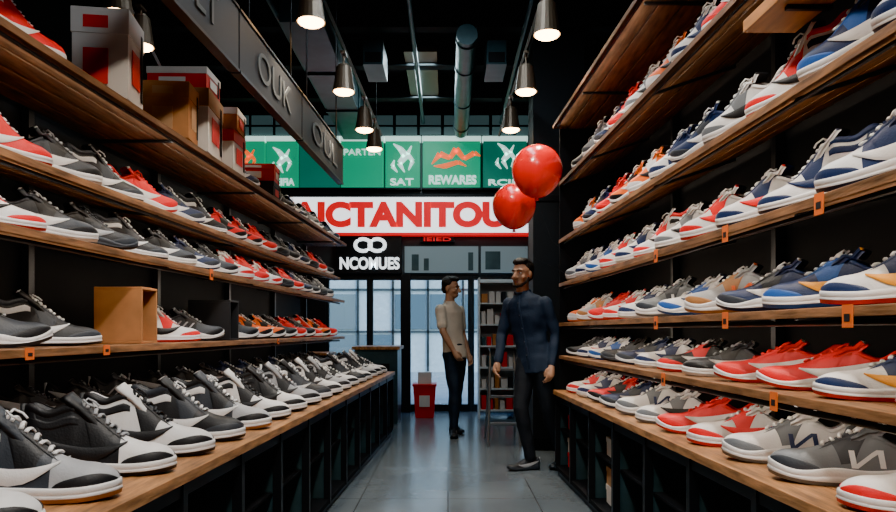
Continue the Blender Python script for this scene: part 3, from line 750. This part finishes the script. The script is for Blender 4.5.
    if beard:
        mb=MB(); mb.tube([(-.070,-.005,hz(1.60)),(-.062,-.042,hz(1.557)),(-.034,-.073,hz(1.533)),(0,-.082,hz(1.526)),(.034,-.073,hz(1.533)),(.062,-.042,hz(1.557)),(.070,-.005,hz(1.60))],[.006,.010,.013,.014,.013,.010,.006],beard,10)
        mb.tube([(-.026,-.088,hz(1.568)),(-.014,-.097,hz(1.581)),(0,-.100,hz(1.583)),(.014,-.097,hz(1.581)),(.026,-.088,hz(1.568))],[.003]*5,beard,8)
        organic(mb,'beard',hp,.004,.003,tex2,1)
    mb=MB(); pts=[(nx+.064*math.cos(t),ny+.060*math.sin(t)-.002,1.478+.012*math.sin(t)) for t in [2*PI*i/20 for i in range(21)]]
    mb.tube(pts,[(.009,.016 if not short else .008)]*21,top,8)
    if not short:
        mb.tube([(lerp(z)[0],lerp(z)[1]-r_-.004,z) for z,r_ in ((1.44,.072),(1.36,.108),(1.26,.114),(1.14,.107),(1.0,.106),(.84,.112))],[(.014,.004)]*6,top,8)
        bt=mat('shirt_button',(.05,.06,.08),.3)
        for z,r_ in ((1.38,.100),(1.28,.113),(1.17,.108),(1.06,.106),(.95,.110)): mb.ell((lerp(z)[0],lerp(z)[1]-r_-.011,z),(.006,.003,.006),bt,8,6)
    mb.obj('collar_and_placket' if not short else 'collar',par,smooth=True)
    for sd in ('L','R'):
        a=Vector(J['leg'+sd][2]); f=J['foot'+sd]
        o=bpy.data.objects.new('shoe_'+sd,shoe); COL.objects.link(o); o.parent=par
        dx,dy=math.sin(f),-math.cos(f)
        o.location=(a.x+dx*.06,a.y+dy*.06,.001); o.rotation_euler=(0,0,math.atan2(dy,dx)); o.scale=(.92,.95,.9)
    return par
skin1=mat('skin_tan',(.48,.26,.16),.5); skin2=mat('skin_medium',(.44,.24,.15),.5); hair=mat('black_hair',(.010,.008,.007),.5,bump=.5,bscale=200)
shirt1=mat('navy_cotton',(.011,.026,.055),.8,bump=.2,bscale=60); tro1=mat('dark_denim',(.007,.012,.020),.8,noise=.2,bump=.3,bscale=40)
tee=mat('beige_jersey',(.66,.58,.47),.8,noise=.1,bump=.3,bscale=30); jean=mat('dark_blue_denim',(.012,.026,.048),.75,noise=.3,scale=12,bump=.3,bscale=60)
J1=dict(hip=(.06,0),chest=(.0,-.01),neck=(-.04,-.02),
 armR=((-.185,0,1.385),(-.235,-.03,1.12),(-.205,-.15,.90)),armL=((.160,0,1.385),(.245,.035,1.12),(.245,-.04,.88)),palmR=(1,.2,0),palmL=(-1,.2,0),
 legR=((-.02,0,.90),(.00,-.12,.50),(.06,-.07,.10)),legL=((.13,0,.90),(.165,.03,.50),(.22,.20,.10)),footR=math.radians(-38),footL=math.radians(0))
person('man_in_navy_shirt',(.675,5.90,0),math.radians(-36),J1,skin1,hair,shirt1,tro1,V['kk'],beard=hair,headrot=math.radians(-4),headtilt=.06)
J2=dict(hip=(0,-.02),chest=(0,.035),neck=(0,.055),
 armR=((-.165,.045,1.39),(-.225,-.04,1.14),(-.165,-.13,.95)),armL=((.165,.045,1.39),(.22,.05,1.12),(.20,-.05,.90)),palmR=(1,0,0),palmL=(-1,0,0),
 legR=((-.075,-.02,.90),(-.10,-.09,.50),(-.11,-.10,.10)),legL=((.075,-.02,.90),(.10,.02,.50),(.13,.10,.10)),footR=math.radians(-50),footL=math.radians(-20))
person('man_in_beige_tshirt',(.06,7.80,0),math.radians(50),J2,skin2,hair,tee,jean,V['kk'],short=True,hem=.84,headrot=math.radians(18),headtilt=.14)
# ---------------------------------------------------------------- back of store props
mb=MB(); mb.box(-1.15,-.62,8.6,9.3,0,.92,gsteel); mb.box(-1.18,-.59,8.57,9.33,.92,.96,woodL); mb.box(-1.05,-.72,8.595,8.6,.2,.75,blk); mb.obj('checkout_counter',bevel=.004)
mb=MB(); rb=mat('red_plastic',(.70,.02,.02),.35)
mb.hexa([(-.43,9.25,0),(-.19,9.25,0),(-.19,9.5,0),(-.43,9.5,0),(-.46,9.22,.42),(-.16,9.22,.42),(-.16,9.53,.42),(-.46,9.53,.42)],rb)
mb.box(-.47,-.15,9.21,9.54,.42,.45,rb); mb.box(-.40,-.22,9.29,9.47,.45,.60,wcard); mb.box(-.38,-.24,9.215,9.22,.15,.30,wcard); mb.obj('red_basket',bevel=.006)
wm=mat('white_rack',(.62,.68,.70),.5)
mb=MB(); X0,X1,Y0,Y1=.40,.98,9.15,9.5
for x in (X0,X1-.02): mb.box(x,x+.02,Y0,Y1,0,1.85,wm)
mb.box(X0,X1,Y1-.02,Y1,.05,1.85,wm)
for k in range(7): mb.box(X0+.02,X1-.02,Y0,Y1-.02,.1+k*.28,.12+k*.28,wm)
mb.obj('product_rack',bevel=.002)
mb=MB()
for k in range(6):
    x=X0+.04
    while x<X1-.09:
        w=random.uniform(.05,.09); h=random.uniform(.11,.2); mb.box(x,x+w,Y0+.03,Y0+.2,.121+k*.28,.121+k*.28+h,random.choice([rcard,rcard,wcard,wcard,gsteel,cardo,bcard])); x+=w+.02
mb.obj('packaged_products',bevel=.004)
mb=MB(); al=mat('aluminium',(.35,.38,.40),.35,metal=.9)
for x in (.40,.72):
    mb.tube([(x,6.95,0.012),(x+(.04 if x<.5 else -.04),7.22,.95)],[.013]*2,al,8); mb.tube([(x,7.55,0.012),(x+(.04 if x<.5 else -.04),7.26,.95)],[.010]*2,al,8)
for k in range(3): t=.22+.28*k; mb.box(.41+.04*t,.71-.04*t,6.92+.27*t,7.02+.27*t,t*.95,t*.95+.02,al)
mb.box(.43,.69,7.14,7.36,.95,.975,blk); mb.obj('step_ladder')
mb=MB(); mb.box(-2.3,-1.5,8.6,9.2,0,.85,blkp); mb.box(-2.32,-1.48,8.58,9.22,.85,.88,woodL); mb.box(-2.2,-2.15,8.595,8.6,.1,.8,gsteel); mb.obj('side_table',bevel=.003)
# ---------------------------------------------------------------- outside
pav=mat('pavement',(.50,.53,.54),.6,noise=.2,scale=3); bld=mat('pale_facade',(.60,.68,.73),.8,noise=.1)
wd=mat('dark_window',(.14,.20,.24),.1)
mb=MB(); mb.box(-12,12,10.2,24,-.12,-.02,pav); mb.obj('pavement')
mb=MB(); mb.box(-12,12,20,20.4,-.02,5,bld)
for k in range(24): mb.box(-11.6+k*1.0,-11.54+k*1.0,19.93,20,0,3.6,fr)
for z in (1.1,2.3,3.5): mb.box(-12,12,19.93,20,z,z+.06,gray)
rr_=random.Random(5)
for k in range(24):
    if rr_.random()<.5: mb.box(-11.5+k,-10.64+k,19.95,20,.3,1.05,wd)
    if rr_.random()<.35: mb.box(-11.5+k,-10.64+k,19.95,20,1.2,2.2,wd)
mb.obj('neighbour_shop_front')
w=bpy.data.worlds.new('sky'); S.world=w; w.use_nodes=True; nt=w.node_tree
bg=nt.nodes['Background']; sk=nt.nodes.new('ShaderNodeTexSky'); sk.sky_type='NISHITA'; sk.sun_elevation=math.radians(40); sk.sun_rotation=math.radians(140); sk.sun_disc=False
nt.links.new(sk.outputs[0],bg.inputs[0]); bg.inputs[1].default_value=1.0
